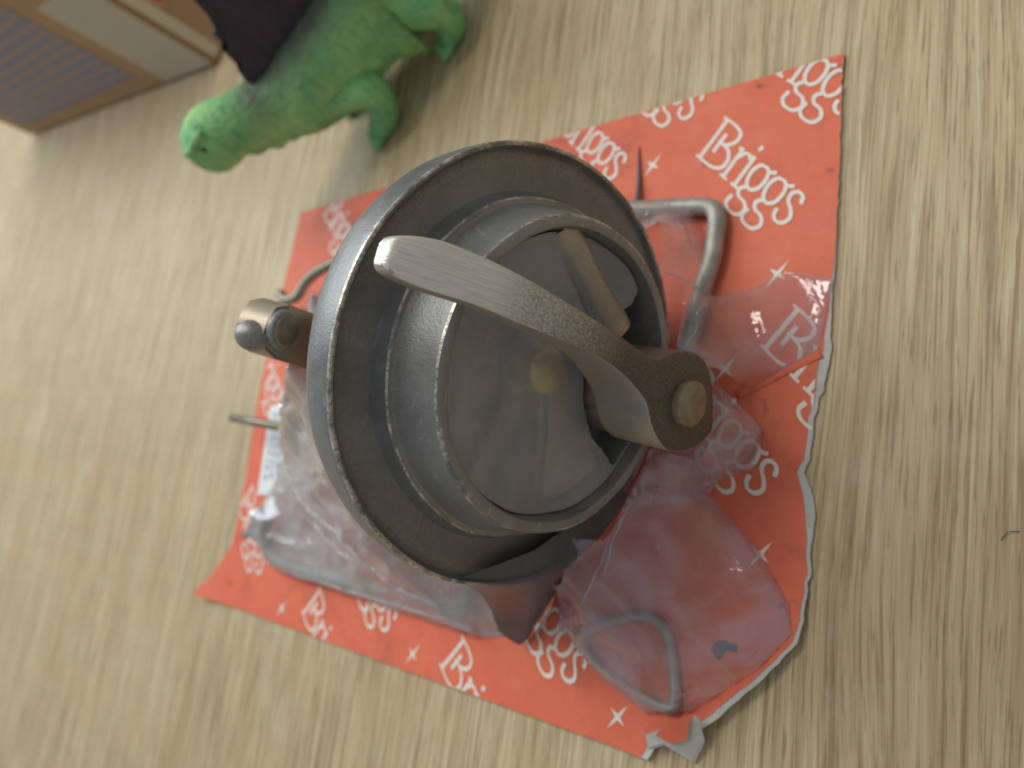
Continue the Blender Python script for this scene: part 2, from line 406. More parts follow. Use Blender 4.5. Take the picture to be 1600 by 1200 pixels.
for a in [(.0690, .0775), (.0850, .1095), (.0957, .0094, .1105), (.0665, -.0045), (.0110, -.0690), (-.0150, -.1065), (-.0785, -.0715), (-.1035, -.1040), (.0045, .1060), (.0330, .1225), (-.1745, -.0640), (-.0240, -.0285), (-.1330, -.0180), (-.1480, .0950), (-.0570, .0760), (-.186, .015), (.0350, .0200), (-.1060, .0500)]:
    word(*a)
def star(ox, oy, s=.0052):
    bm = bmesh.new(); c = bm.verts.new((ox, oy, .00008)); ring = []
    for k in range(8):
        r = s * (1.0 if k % 4 == 0 else .62) if k % 2 == 0 else s * .17
        a = math.radians(52 + 45 * k)
        ring.append(bm.verts.new((ox + r * math.cos(a), oy + r * math.sin(a), .00008)))
    for k in range(8): bm.faces.new((c, ring[k], ring[(k + 1) % 8]))
    clip(bm, .1125)
    if not bm.faces: bm.free(); return
    for v in bm.verts: v.co = Vector((v.co.x, v.co.y, v.co.z + card_z(v.co.x, v.co.y))) - PK
    obj('printed_star', bm, PRINT, card, smooth=False)
for a in [(.0512, .0788), (.0979, .0325), (-.0310, -.1053), (.0592, -.1033), (-.1205, -.1050), (-.1660, .0300), (.0985, -.0500), (-.1400, .0890), (.0840, .0035)]: star(*a)

# turned up scrap of torn card at the front corner
bm = bmesh.new()
def scrap_pts(z): return None
T = [(.0868, -.0945, .0075), (.0872, -.1010, .0030), (.0836, -.1082, .0005), (.0760, -.1052, .0040), (.0722, -.1075, .0046), (.0715, -.1040, .0050), (.0800, -.0992, .0068)]
prism(bm, [Vector(p) - PK for p in T], [Vector((p[0] + .0006, p[1] - .0004, p[2] - .0007)) - PK for p in T])
bmesh.ops.triangulate(bm, faces=bm.faces[:])
obj('torn_scrap', bm, PAPER, pack, smooth=False)
bm = bmesh.new()
T = [(.0860, -.0944, .0082), (.0838, -.1018, .0052), (.0795, -.1042, .0052), (.0748, -.1032, .0058), (.0790, -.0985, .0076)]
bm.faces.new([bm.verts.new(Vector(p) - PK) for p in T][::-1]); bmesh.ops.triangulate(bm, faces=bm.faces[:])
bmesh.ops.recalc_face_normals(bm, faces=bm.faces[:])
obj('scrap_print', bm, ORANGE, pack, smooth=False)

bm = bmesh.new()
ribbon(bm, [(.0888, -.0782), (.0906, -.0760), (.0936, -.0758)], .0034, lambda p, z: Vector((p.x, p.y, z + card_z(p.x, p.y) + .00006)) - PK)
obj('printed_mark', bm, NAVY, card, smooth=False)

# white sticker with tiny rows of print near the far edge
LB = [(-0.1630, -0.0100), (-0.1330, -0.0060), (-0.1140, -0.0500), (-0.1590, -0.0560)]
bm = bmesh.new(); prism(bm, [Vector((x, y, .0005)) - PK for x, y in LB][::-1], [Vector((x, y, .0002)) - PK for x, y in LB][::-1])
sticker = obj('label_sticker', bm, LABEL, pack, smooth=False)
bm = bmesh.new()
for r_ in range(7):
    u0 = .10 + .115 * r_
    v = .08
    while v < .86:
        ln = random.uniform(.03, .10)
        q = []
        for uu, vv in ((u0, v), (u0, v + ln), (u0 + .05, v + ln), (u0 + .05, v)):
            top = Vector(LB[0]).lerp(Vector(LB[1]), uu); bo = Vector(LB[3]).lerp(Vector(LB[2]), uu)
            p = top.lerp(bo, vv); q.append(bm.verts.new(Vector((p.x, p.y, .00058)) - PK))
        bm.faces.new(q); v += ln + random.uniform(.015, .04)
bmesh.ops.recalc_face_normals(bm, faces=bm.faces[:])
obj('label_print', bm, INK, sticker, smooth=False)

# a low fold pressed across the card from the film edge to the torn edge
bm = bmesh.new()
path = [Vector(p) for p in ((.0880, -.0050, .0), (.0965, -.0004, .0), (.1050, .0040, .0), (.1118, .0074, .0))]
tube(bm, [p - PK for p in catmull(path, 5)], .0014, 10)
for v in bm.verts: v.co.z = (v.co.z + PK.z) * .16 + .0002 - PK.z
obj('card_fold', bm, ORANGE, pack)

# ------------------------------------------------------------------ the metal fitting, lying on its side; local x = bore axis, z = up across the bore, y = sideways
K = 0.9888
th, ph = -0.1889, 0.1259
A = Vector((math.cos(ph) * math.cos(th), math.cos(ph) * math.sin(th), math.sin(ph)))
U = (Vector((0, 0, 1)) - A * A.z).normalized(); V = U.cross(A)
C0 = CAM_POS + (Vector((.0559, -.0105, .05764)) - CAM_POS) * K
fit = empty('pipe_coupling'); fit.matrix_world = Matrix.Translation(C0) @ Matrix((A, V, U)).transposed().to_4x4() @ Matrix.Scale(K, 4)
tag(fit, 'round grey cast metal coupling lying on its side with a bar across its open mouth', 'metal fitting')
bm = bmesh.new()
revolve(bm, [(-.0150, .0400), (-.0148, .0500), (-.0140, .0560), (-.0125, .0576), (-.0100, .0583), (-.0060, .0585), (-.0025, .0585), (-.0008, .05842), (-.0002, .0582), (0, .0578), (-.0002, .0572), (-.0012, .0566), (-.0024, .0558), (-.0032, .0540), (-.0035, .0510), (-.0035, .0470), (-.0034, .0452)], 200, .0004)
def mark_glint(o, test):
    for p in o.data.polygons:
        c = p.center
        if test(c.x, math.hypot(c.y, c.z)): p.material_index = 1
flange = obj('flange', bm, [CAST, GLINT], fit); smooth_by_angle(flange, 40)
mark_glint(flange, lambda t, r: t > -.0009 and r > .0574)  # painted highlight along the rim
bm = bmesh.new()
revolve(bm, [(-.0036, .0466), (-.0006, .0452), (.0006, .0449), (.0010, .0444), (.0011, .0434), (.0030, .0428), (.0070, .0417), (.0110, .0407), (.0129, .0402), (.0136, .0399), (.0139, .0393), (.0139, .0378), (.0137, .0372), (.0128, .0367), (.0060, .0363), (-.0100, .0356), (-.0180, .0352)], 180, .0004)
o = obj('inner_ring', bm, [CAST_L, GLINT], fit); smooth_by_angle(o, 32)
mark_glint(o, lambda t, r: (.0127 < t < .0138 and r > .0396) or (.0004 < t < .0012 and r > .0443))
bm = bmesh.new()
rg = revolve(bm, [(-.0016, .0360), (-.0018, .020), (-.0014, .012), (-.0012, .0001)], 64)
obj('bore_floor', bm, CAST_L, fit)
bm = bmesh.new()
revolve(bm, [(-.0150, .0410), (-.0280, .0405), (-.0430, .0400), (-.0520, .0395), (-.0550, .0380), (-.0556, .0300), (-.0556, .0001)], 96, .0004)
obj('barrel', bm, CAST_L, fit)
# rib across the upper part of the bore
def bar(bm, a, b, w0, w1, depth):
    a = Vector(a); b = Vector(b); d = (b - a).normalized(); s = d.cross(Vector((1, 0, 0))).normalized(); X = Vector((1, 0, 0))
    n = 10; rows = []
    for i in range(n + 1):
        t = i / n; p = a.lerp(b, t); w_ = lerp(w0, w1, t) * (1 + .10 * math.sin(t * 9))
        prof = [(-.5, -depth), (-.5, -.0022), (-.42, -.0008), (-.22, 0), (.25, -.0006), (.45, -.0020), (.5, -.0035), (.5, -depth)]
        rows.append([bm.verts.new(p + s * (q[0] * w_) + X * q[1]) for q in prof])
    for r0, r1 in zip(rows, rows[1:]):
        for k in range(7): bm.faces.new((r0[k], r0[k + 1], r1[k + 1], r1[k]))
    bm.faces.new(rows[0]); bm.faces.new(rows[-1][::-1])
    bmesh.ops.recalc_face_normals(bm, faces=bm.faces[:])
bm = bmesh.new(); bar(bm, (.0118, .0352, .0125), (.0105, .0165, -.0190), .0080, .0115, .018)
o = obj('rib', bm, CAST_L, fit); smooth_by_angle(o, 40)
bm = bmesh.new(); bar(bm, (.0040, -.0340, .0100), (.0020, -.0040, .0020), .0085, .0100, .018)
o = obj('rib', bm, CAST_L, fit); smooth_by_angle(o, 40)
bm = bmesh.new()
revolve(bm, [(-.0160, .0115), (-.0010, .0110), (.0004, .0104), (.0008, .0095), (.0008, .0001)], 40)
for v in bm.verts: v.co += Vector((0, .001, 0))
obj('hub', bm, CAST, fit)
bm = bmesh.new()
revolve(bm, [(.0006, .0066), (.0072, .0064), (.0082, .0058), (.0086, .0046), (.0086, .0001)], 32)
for v in bm.verts: v.co += Vector((0, .0006, .0018))
obj('brass_plug', bm, BRASS, fit)
# cast shoulder low in the bore, beside the lever
bm = bmesh.new()
SH = [(-.0335, -.0080), (-.0300, -.0185), (-.0205, -.0290), (-.0160, -.0256), (-.0135, -.0203), (-.0050, -.0146), (.0030, -.0118), (.0040, -.0030), (-.0040, .0010), (-.0150, -.0030)]
prism(bm, [(.0072, v, u) for v, u in SH], [(-.0085, v, u) for v, u in SH]); bmesh.ops.recalc_face_normals(bm, faces=bm.faces[:])
bmesh.ops.bevel(bm, geom=bm.edges[:], offset=.0018, segments=3, affect='EDGES', clamp_overlap=True)
o = obj('shoulder', bm, CAST_L, fit); smooth_by_angle(o, 50)

# cross lever: outline of its front face in (t, u, v)
LF0 = [(0.0172, 0.0583, 0.0142), (0.0189, 0.0545, 0.0154), (0.0207, 0.0504, 0.0160), (0.0241, 0.0428, 0.0157), (0.0271, 0.0342, 0.0148), (0.0301, 0.0205, 0.0129), (0.0312, 0.0079, 0.0115), (0.0314, -0.0021, 0.0102), (0.0312, -0.0093, 0.0097), (0.0311, -0.0132, 0.0115), (0.0310, -0.0177, 0.0140), (0.0310, -0.0253, 0.0156), (0.0310, -0.0317, 0.0139), (0.0310, -0.0360, 0.0092), (0.0310, -0.0390, 0.0037), (0.0310, -0.0401, -0.0032), (0.0310, -0.0350, -0.0078), (0.0310, -0.0258, -0.0107), (0.0310, -0.0194, -0.0091), (0.0310, -0.0141, -0.0053), (0.0311, -0.0106, -0.0015), (0.0314, -0.0041, 0.0014), (0.0313, 0.0059, 0.0039), (0.0307, 0.0166, 0.0047), (0.0295, 0.0238, 0.0048), (0.0281, 0.0313, 0.0050), (0.0259, 0.0378, 0.0054), (0.0237, 0.0438, 0.0056), (0.0202, 0.0516, 0.0054), (0.0175, 0.0576, 0.0060), (0.0162, 0.0600, 0.0076), (0.0162, 0.0601, 0.0122)]
LF = [tuple(p) for p in catmull([Vector(q) for q in LF0], 4, True)]
_lt = np.polyfit([-.0400, -.025, -.015, .0, .015, .03, .042, .052, .0602], [.0310, .0310, .0311, .0314, .0309, .0285, .0245, .0200, .0160], 5)
def lever_t(u): return float(np.polyval(_lt, u))
def lever_th(u): return interp(u, [-.045, -.02, -.01, 0, .0166, .03, .045, .06], [.015, .0185, .0175, .0150, .0085, .0060, .0050, .0040])
def spans(u):
    # the outline's lower and upper v at this u
    hits = []
    n = len(LF)
    for i in range(n):
        (t0, u0, v0), (t1, u1, v1) = LF[i], LF[(i + 1) % n]
        if (u0 - u) * (u1 - u) < 0: hits.append(lerp(v0, v1, (u - u0) / (u1 - u0)))
    return min(hits), max(hits)
bm = bmesh.new(); rows = []
us = [.0601, .0599, .0595, .0588, .0578] + [.056 - .0018 * k for k in range(53)]
us = [x for x in us if x > -.0385] + [-.0389, -.0394, -.0398, -.0401]
for u in us:
    a, b = spans(u); t = lever_t(u); h = lever_th(u); w_ = b - a
    e = min(.0009, w_ * .2)
    k = 1.0
    if u > .0586: k = math.sqrt(max(.02, 1 - ((u - .0586) / .00155) ** 2))
    t -= (1 - k) * .0014; a += (1 - k) * .0004; b -= (1 - k) * .0004; h -= (1 - k) * .0016; w_ = b - a; e = min(e, w_ * .2)
    prof = [(a, t - h), (a, t - e), (a + e * .35, t - e * .3), (a + e, t), (lerp(a, b, .3), t + .0004 * k), (lerp(a, b, .7), t + .0004 * k), (b - e, t), (b - e * .35, t - e * .3), (b, t - e), (b, t - h), (lerp(a, b, .5), t - h)]
    rows.append([bm.verts.new((q[1], q[0], u)) for q in prof])
for r0, r1 in zip(rows, rows[1:]):
    n = len(r0)
    for k in range(n): bm.faces.new((r0[k], r0[(k + 1) % n], r1[(k + 1) % n], r1[k]))
bm.faces.new(rows[0][::-1]); bm.faces.new(rows[-1])
bmesh.ops.recalc_face_normals(bm, faces=bm.faces[:])
lever = obj('lever', bm, [LEVER, SIDE], fit)
for p in lever.data.polygons:
    if p.normal.y < -.30 and p.normal.x < .80: p.material_index = 1
smooth_by_angle(lever, 38)
def pin(t0, t1, u, v, r, mat, parent, name='pin'):
    bm = bmesh.new()
    revolve(bm, [(t0, r * .99), (t1 - r * .16, r), (t1 - r * .06, r * .96), (t1, r * .86), (t1 + .0002, .0001)], 40)
    for q in bm.verts: q.co += Vector((0, v, u))
    return obj(name, bm, mat, parent)
pin(.010, .0340, -.0256, .0024, .0060, PIN, lever)
# foot under the lever, sitting on the ring
bm = bmesh.new()
FT = [(-.0140, -.0045), (-.0100, .0070), (-.0230, .0135), (-.0330, .0110), (-.0380, .0020), (-.0350, -.0060), (-.0250, -.0090)]
prism(bm, [(.0180, v, u) for u, v in FT], [(.0000, v * 1.15, u - .004) for u, v in FT]); bmesh.ops.recalc_face_normals(bm, faces=bm.faces[:])
bmesh.ops.bevel(bm, geom=bm.edges[:], offset=.0015, segments=2, affect='EDGES', clamp_overlap=True)
o = obj('lever_bracket', bm, CAST, fit); smooth_by_angle(o, 50)
# second lug behind the flange
bm = bmesh.new()
BL = [(.0555, -.0060), (.0560, -.0110), (.0530, -.0150), (.0470, -.0170), (.0280, -.0172), (.0280, .0012), (.0480, .0008), (.0535, -.0015)]
prism(bm, [(-.0500, v, u) for u, v in BL], [(-.0620, v, u) for u, v in BL]); bmesh.ops.recalc_face_normals(bm, faces=bm.faces[:])
bmesh.ops.bevel(bm, geom=[e for e in bm.edges if abs(e.verts[0].co.x - e.verts[1].co.x) < 1e-5], offset=.0009, segments=2, affect='EDGES', clamp_overlap=True)
lug = obj('rear_lug', bm, CAST, fit); smooth_by_angle(lug, 50)
pin(-.0502, -.0470, .0495, -.0074, .0054, PIN, lug)
pin(-.0505, -.0480, .0495, -.0074, .0064, CAST_L, lug, 'washer')
lug.matrix_local = Matrix.Translation((-.050, -.0070, .0490)) @ Matrix.Rotation(math.radians(30), 4, 'Y') @ Matrix.Scale(.88, 4) @ Matrix.Translation((.050, .0070, -.0510))
bm = bmesh.new()
bmesh.ops.create_uvsphere(bm, u_segments=24, v_segments=14, radius=.0050)
for v in bm.verts: v.co = Vector((v.co.x * 1.2 - .0560, v.co.y - .0118, v.co.z + .0535))
obj('rear_knob', bm, CAST, lug)

# ------------------------------------------------------------------ loose wire parts sealed under the film
def wire_thing(name, pts, r, mat, label, cat, closed=False, n=6, loc=None):
    path = catmull(pts, n, closed)
    c = sum(path, Vector()) / len(path) if loc is None else Vector(loc)
    c.z = min(p.z for p in path) - r
    bm = bmesh.new(); tube(bm, [p - c for p in path], r, 14, closed)
    o = obj(name, bm, mat); o.location = c; tag(o, label, cat); return o
ring_u = wire_thing('wire_link', [(.0350, .0640, .0034), (.0480, .0612, .0034), (.0640, .0588, .0034), (.0735, .0573, .0034), (.0772, .0555, .0034), (.0788, .0515, .0034), (.0786, .0450, .0034), (.0783, .0394, .0034), (.0760, .0291, .0034), (.0735, .0144, .0034), (.0690, .0030, .0034), (.0560, .0040, .0034), (.0450, .0200, .0034), (.0360, .0450, .0034)], .0030, WIRE, 'squared bright wire link beside the coupling, half out of the film below the largest word', 'wire ring', True)
ring_l = wire_thing('wire_ring', [(.0446, -.0841, .0024), (.0490, -.0795, .0024), (.0570, -.0755, .0024), (.0649, -.0728, .0024), (.0716, -.0742, .0024), (.0755, -.0800, .0024), (.0784, -.0926, .0030), (.0760, -.0958, .0034), (.0586, -.0931, .0024), (.0500, -.0890, .0024)], .0016, WIRE, 'small three-sided wire ring pressed under the film at the torn front corner', 'wire ring', True)
link = wire_thing('bent_wire_handle', [(-.1290, -.0600, .0085), (-.1335, -.0660, .0085), (-.1338, -.0745, .0075), (-.1270, -.0815, .0055), (-.1150, -.0845, .0045), (-.0800, -.0850, .0040), (-.0450, -.0850, .0040), (-.0200, -.0845, .0040), (-.0060, -.0820, .0040), (-.0010, -.0760, .0040)], .0032, WIRE, 'long bent wire handle under the cloudy film along the bottom strip of the card', 'wire handle')
clip_ = wire_thing('clip', [(-.1520, -.0752, .0062), (-.1455, -.0735, .0075), (-.1400, -.0690, .0100), (-.1345, -.0650, .0130), (-.1290, -.0690, .0125), (-.1280, -.0750, .0100), (-.1300, -.0800, .0060)], .0024, WIRE_D, 'small dark hooked clip gripping the end of the long wire handle', 'clip')
hook = wire_thing('hooked_wire', [(-.1560, .0478, .0120), (-.1500, .0440, .0110), (-.1430, .0455, .0100), (-.1380, .0530, .0095), (-.1260, .0590, .0090), (-.1090, .0620, .0075), (-.0850, .0610, .0050), (-.0650, .0540, .0030)], .0026, WIRE_D, 'short hooked wire end poking out above the round rear pin', 'wire hook')
bm = bmesh.new(); tube(bm, [Vector(p) for p in ((-.1690, -.0192, .0170), (-.1500, -.0207, .0165), (-.1100, -.0240, .0150))], .0021, 12)
c = Vector((-.140, -.0215, .0129))
for v in bm.verts: v.co -= c
o = obj('cotter_pin', bm, WIRE_D); o.location = c; tag(o, 'straight brown pin sticking out past the white label over the card edge', 'pin')

# ------------------------------------------------------------------ the film, draped over everything it covers
bpy.context.view_layer.update()
def world_bvh(objs):
    vs = []; fs = []
    for o in objs:
        b = len(vs); mw = o.matrix_world
        vs += [mw @ v.co for v in o.data.vertices]; fs += [[i + b for i in p.vertices] for p in o.data.polygons]
    return BVHTree.FromPolygons(vs, fs)
def tree_meshes(o):
    r = [o] if o.type == 'MESH' else []
    for c in o.children: r += tree_meshes(c)
    return r
b_fit = world_bvh(tree_meshes(fit)); b_wire = world_bvh([ring_l, link, ring_u, hook, clip_])
FP = [(.1138, .0289), (.1111, .0081), (.0880, -.0045), (.0975, -.0150), (.0945, -.0259), (.0814, -.0334), (.0969, -.0473), (.1074, -.0619), (.1087, -.0691), (.1009, -.0797), (.0831, -.0951), (.0685, -.0999), (.0571, -.0956), (.0450, -.0880), (.0350, -.0830), (.0340, -.0650), (.0270, -.0640), (.0200, -.0780), (.0180, -.0880), (.0020, -.0925), (-.0515, -.0915), (-.1316, -.0891), (-.1500, -.0759), (-.1490, -.0543), (-.1420, -.0376), (-.1390, .0000), (-.1300, .0500), (-.1000, .0690), (.0200, .0700), (.0474, .0640), (.0600, .0600), (.0710, .0560), (.0760, .0400), (.0785, .0271), (.0875, .0281), (.1010, .0330)]
def inside(x, y):
    r = False; n = len(FP)
    for i in range(n):
        x0, y0 = FP[i]; x1, y1 = FP[(i + 1) % n]
        if (y0 > y) != (y1 > y) and x < (x1 - x0) * (y - y0) / (y1 - y0) + x0: r = not r
    return r
def nearest(x, y):
    best = None
    for i in range(len(FP)):
        a = Vector(FP[i]); b = Vector(FP[(i + 1) % len(FP)]); d = b - a
        t = max(0, min(1, (Vector((x, y)) - a).dot(d) / d.dot(d))); q = a + d * t
        e = (q - Vector((x, y))).length
        if best is None or e < best[0]: best = (e, q)
    return best[1]
PUCKER = [([(.0760, -.0390, .022), (.0660, -.0560, .019), (.0570, -.0690, .010)], .0015),
          ([(.0830, -.0360, .004), (.0945, -.0480, .004), (.1045, -.0630, .004), (.1010, -.0760, .004)], .0012),
          ([(.0800, -.0380, .016), (.0790, -.0520, .017), (.0880, -.0620, .012), (.0990, -.0690, .006)], .0018),
          ([(.0480, -.0740, .006), (.0600, -.0690, .009), (.0740, -.0690, .009), (.0830, -.0760, .008), (.0850, -.0870, .006), (.0800, -.0960, .003)], .0012),
          ([(-.1290, -.0865, .003), (-.0515, -.0890, .004), (.0000, -.0905, .005)], .0012),
          ([(-.0480, -.0660, .030), (-.0330, -.0820, .010)], .0012),
          ([(-.0250, -.0640, .040), (-.0120, -.0830, .012)], .0012),
          ([(.0640, -.0380, .022), (.0520, -.0560, .017), (.0420, -.0720, .008)], .0010),
          ([(.0560, -.0400, .019), (.0440, -.0590, .014), (.0365, -.0740, .005)], .0010),
          ([(-.0150, -.0150, .086), (-.0800, -.0270, .044), (-.1400, -.0376, .0015)], .001),
          ([(-.0200, .0100, .080), (-.0800, .0120, .036), (-.1340, .0120, .0015)], .001),
          ([(-.0100, -.0420, .070), (-.0700, -.0480, .032), (-.1380, -.0500, .003)], .001),
          ([(.0790, .0290, .006), (.0735, .0050, .014)], .0012)]
ST = .0009; GX = np.arange(-.170, .1160, ST); GY = np.arange(-.1050, .0760, ST)
nx, ny = len(GX), len(GY)
obst = np.zeros((nx, ny)); mask = np.zeros((nx, ny), bool); over = np.zeros((nx, ny), bool); base = np.zeros((nx, ny))
for i, x in enumerate(GX):
    cap = interp(x, [-.20, -.02, .020, .040, .060, .068, .12], [.085, .078, .060, .016, .012, .022, .022])
    for j, y in enumerate(GY):
        mask[i, j] = inside(x, y); base[i, j] = card_z(x, y) + .0004
        h = 0
        q = b_wire.ray_cast(Vector((x, y, .3)), Vector((0, 0, -1)))
        if q[0] is not None: h = q[0].z + .0004
        q = b_fit.ray_cast(Vector((x, y, .3)), Vector((0, 0, -1)))
        if q[0] is not None:
            if q[0].z > cap + .001: over[i, j] = True
            h = max(h, min(q[0].z + .0005, cap))
        obst[i, j] = max(h, base[i, j])
for pts, r_ in PUCKER:
    for p in catmull([Vector(q) for q in pts], 40):
        i, j = int(round((p.x - GX[0]) / ST)), int(round((p.y - GY[0]) / ST))
        for a in (0, 1):
            for b_ in (0, 1):
                if mask[i + a, j + b_]: obst[i + a, j + b_] = max(obst[i + a, j + b_], p.z)
XX, YY = np.meshgrid(GX, GY, indexing='ij')
puff = np.where((XX > .040) & (YY < -.030), .0000075, 0.0) - np.where(XX < .03, .000003, 0.0)
H = obst.copy()
free = mask
for it in range(1500):
    avg = .25 * (np.roll(H, 1, 0) + np.roll(H, -1, 0) + np.roll(H, 1, 1) + np.roll(H, -1, 1))
    Hn = np.maximum(obst, avg + puff)
    H = np.where(free, Hn, base)
# gathered puckers on the sloping parts
gx, gy = np.gradient(H, ST); slope = np.minimum(1, np.hypot(gx, gy))
bm = bmesh.new(); vid = {}
def vert(i, j):
    if (i, j) not in vid:
        x, y = GX[i], GY[j]
        free_h = H[i, j] - obst[i, j] > .0006
        w_ = (.0006 + .0012 * slope[i, j]) * min(1, (H[i, j] - obst[i, j]) / .003) if free_h else 0
        z = H[i, j] + w_ * (.7 * noise.noise(Vector((x * 60, y * 150, 0))) + 2.6 * (.30 - abs(noise.noise(Vector((x * 38, y * 105, 4)) if x < .03 else Vector(((x + y) * 70, (x - y) * 38, 4)))))) * (1.15 if x < .03 else 1.2) if free_h else H[i, j]
        z = max(z, base[i, j])
        if not mask[i, j]:
            q = nearest(x, y); x, y = q; z = card_z(x, y) + .0003
        elif over[i, j]:
            # stop the film where it meets the metal
            best = None
            for a in (-1, 0, 1):
                for b_ in (-1, 0, 1):
                    ii, jj = i + a, j + b_
                    if 0 <= ii < nx and 0 <= jj < ny and not over[ii, jj] and (best is None or abs(a) + abs(b_) < best[0]): best = (abs(a) + abs(b_), ii, jj)
            if best:
                lo_ = Vector((GX[best[1]], GY[best[2]])); hi_ = Vector((x, y))
                for _ in range(7):
                    md_ = (lo_ + hi_) / 2
                    hit = b_fit.ray_cast(Vector((md_.x, md_.y, .3)), Vector((0, 0, -1)))
                    if hit[0] is not None and hit[0].z > z: hi_ = md_
                    else: lo_ = md_
                x, y = hi_
        vid[(i, j)] = bm.verts.new(Vector((x, y, z)) - PK)
    return vid[(i, j)]
for i in range(nx - 1):
    for j in range(ny - 1):
        q = ((i, j), (i + 1, j), (i + 1, j + 1), (i, j + 1))
        if any(mask[a] for a in q) and not all(over[a] for a in q):
            bm.faces.new([vert(*a) for a in q])
film = obj('clear_film', bm, [FILM, FILM_L], pack)
for p in film.data.polygons:
    if p.center.x + PK.x + .012 * noise.noise(p.center * 60) < .018: p.material_index = 1

# sharp creases where the film has folded on itself
CREASE = [
    [ (0.0708, -0.0393), (0.0671, -0.0481), (0.0635, -0.0579), (0.0624, -0.0627) ],
    [ (0.0579, -0.0444), (0.0540, -0.0497), (0.0511, -0.0539) ],
    [ (0.0839, -0.0342), (0.0923, -0.0392), (0.1001, -0.0471), (0.1078, -0.0602) ],
    [ (0.0515, -0.0738), (0.0601, -0.0621), (0.0668, -0.0454) ],
    [ (-0.0488, -0.0694), (-0.0396, -0.0754), (-0.0254, -0.0813), (-0.0083, -0.0828) ],
    [ (-0.1197, -0.0379), (-0.0937, -0.0562), (-0.0598, -0.0658), (-0.0420, -0.0733) ],
    [ (-0.1260, -0.0869), (-0.0811, -0.0882), (-0.0398, -0.0886), (0.0011, -0.0889) ],
    [ (0.0833, 0.0215), (0.0811, 0.0078), (0.0804, 0.0000) ],
    [ (-0.1022, -0.0598), (-0.0756, -0.0704), (-0.0510, -0.0759) ],
]
b_film = BVHTree.FromPolygons([v.co + PK for v in film.data.vertices], [list(p.vertices) for p in film.data.polygons])
for pl in CREASE:
    path = []
    for p in catmull([Vector((x, y, 0)) for x, y in pl], 8):
        p = p + Vector((noise.noise(p * 300), noise.noise(p * 300 + Vector((9, 0, 0))), 0)) * .0005
        q = b_film.ray_cast(Vector((p.x, p.y, .3)), Vector((0, 0, -1)))
        if q[0] is not None and (not path or (q[0] - path[-1]).length < .02): path.append(q[0] + Vector((0, 0, .0001)))
    if len(path) < 3: continue
    bm = bmesh.new()
    tube(bm, [p - PK for p in path], [max(.00010, .00055 * math.sin(math.pi * k / (len(path) - 1)) ** .6 * (.75 + .6 * noise.noise(p * 420))) for k, p in enumerate(path)], 7)
    obj('crease', bm, FILM_F, pack)

# film sucked over the mouth of the fitting
bm = bmesh.new()
MW = fit.matrix_world
def mouth(v, u):
    t = .0105 + .0016 * noise.noise(Vector((v * 70, u * 70, 1))) - .0035 * (1 - (v * v + u * u) / .0365 ** 2)
    d = math.hypot(v - .0006, u - .0018)
    t += .0030 * math.exp(-(d / .0085) ** 2)
    return t
TORN = [(-.0010, -.0365), (.0020, -.0330), (.0010, -.0300), (-.0080, -.0350), (-.0190, -.0300), (-.0150, -.0250), (-.0125, -.0200), (-.0040, -.0140), (.0040, -.0110), (.0165, -.0120), (.0260, -.0200), (.0400, -.0200), (.0400, .0400), (-.0400, .0400), (-.0400, -.0400), (-.0100, -.0400)]
def torn_in(x, y):
    r = False
    for (x0, y0), (x1, y1) in zip(TORN, TORN[1:] + TORN[:1]):
        if (y0 > y) != (y1 > y) and x < (x1 - x0) * (y - y0) / (y1 - y0) + x0: r = not r
    return r
def torn_near(x, y):
    best = None
    for a, b in zip(TORN, TORN[1:] + TORN[:1]):
        a = Vector(a); d = Vector(b) - a; t = max(0, min(1, (Vector((x, y)) - a).dot(d) / d.dot(d))); q = a + d * t
        e = (q - Vector((x, y))).length
        if best is None or e < best[0]: best = (e, q)
    return best[1]
grid = {}
MS = .0009; MN = 41
for a in range(-MN, MN + 1):
    for b in range(-MN, MN + 1):
        v, u = a * MS, b * MS
        ok = torn_in(v, u) and math.hypot(v, u) < .0360
        grid[(a, b)] = [ok, v, u, None]
def mv(k):
    g_ = grid[k]
    if g_[3] is None:
        v, u = g_[1], g_[2]
        if not g_[0]:
            r_ = math.hypot(v, u)
            if r_ >= .0360: v, u = v * .0360 / r_, u * .0360 / r_
            if not torn_in(v, u): v, u = torn_near(v, u)
        g_[3] = bm.verts.new((MW @ Vector((mouth(v, u), v, u))) - PK)
    return g_[3]
for a in range(-MN, MN):
    for b in range(-MN, MN):
        q = ((a, b), (a + 1, b), (a + 1, b + 1), (a, b + 1))
        if sum(grid[k][0] for k in q) >= 1:
            bm.faces.new([mv(k) for k in q])
obj('mouth_film', bm, FILM_C, pack)

# loose pointed fold of film standing out from the lever bracket
bm = bmesh.new()
def sheet(bm, rows, n=8):
    g = []
    R_ = [catmull(r, n) for r in rows]
    cols = [catmull([r[k] for r in R_], n) for k in range(len(R_[0]))]
    m_ = len(cols[0])
    g = [[bm.verts.new(cols[k][i] - PK + Vector((0, 0, .0006 * noise.noise(cols[k][i] * 160)))) for k in range(len(cols))] for i in range(m_)]
    for a, b in zip(g, g[1:]):
        for k in range(len(a) - 1): bm.faces.new((a[k], a[k + 1], b[k + 1], b[k]))
sheet(bm, [[(.0800, .0010, .0240), (.0895, -.0050, .0200), (.0990, -.0150, .0110), (.0985, -.0185, .0070)],
           [(.0780, -.0080, .0180), (.0880, -.0120, .0160), (.0960, -.0180, .0090), (.0950, -.0230, .0050)],
           [(.0700, -.0200, .0110), (.0800, -.0230, .0100), (.0880, -.0260, .0070), (.0880, -.0290, .0030)],
           [(.0560, -.0420, .0060), (.0660, -.0400, .0055), (.0760, -.0380, .0035), (.0800, -.0370, .0008)]])
obj('film_fold', bm, FILM, pack)

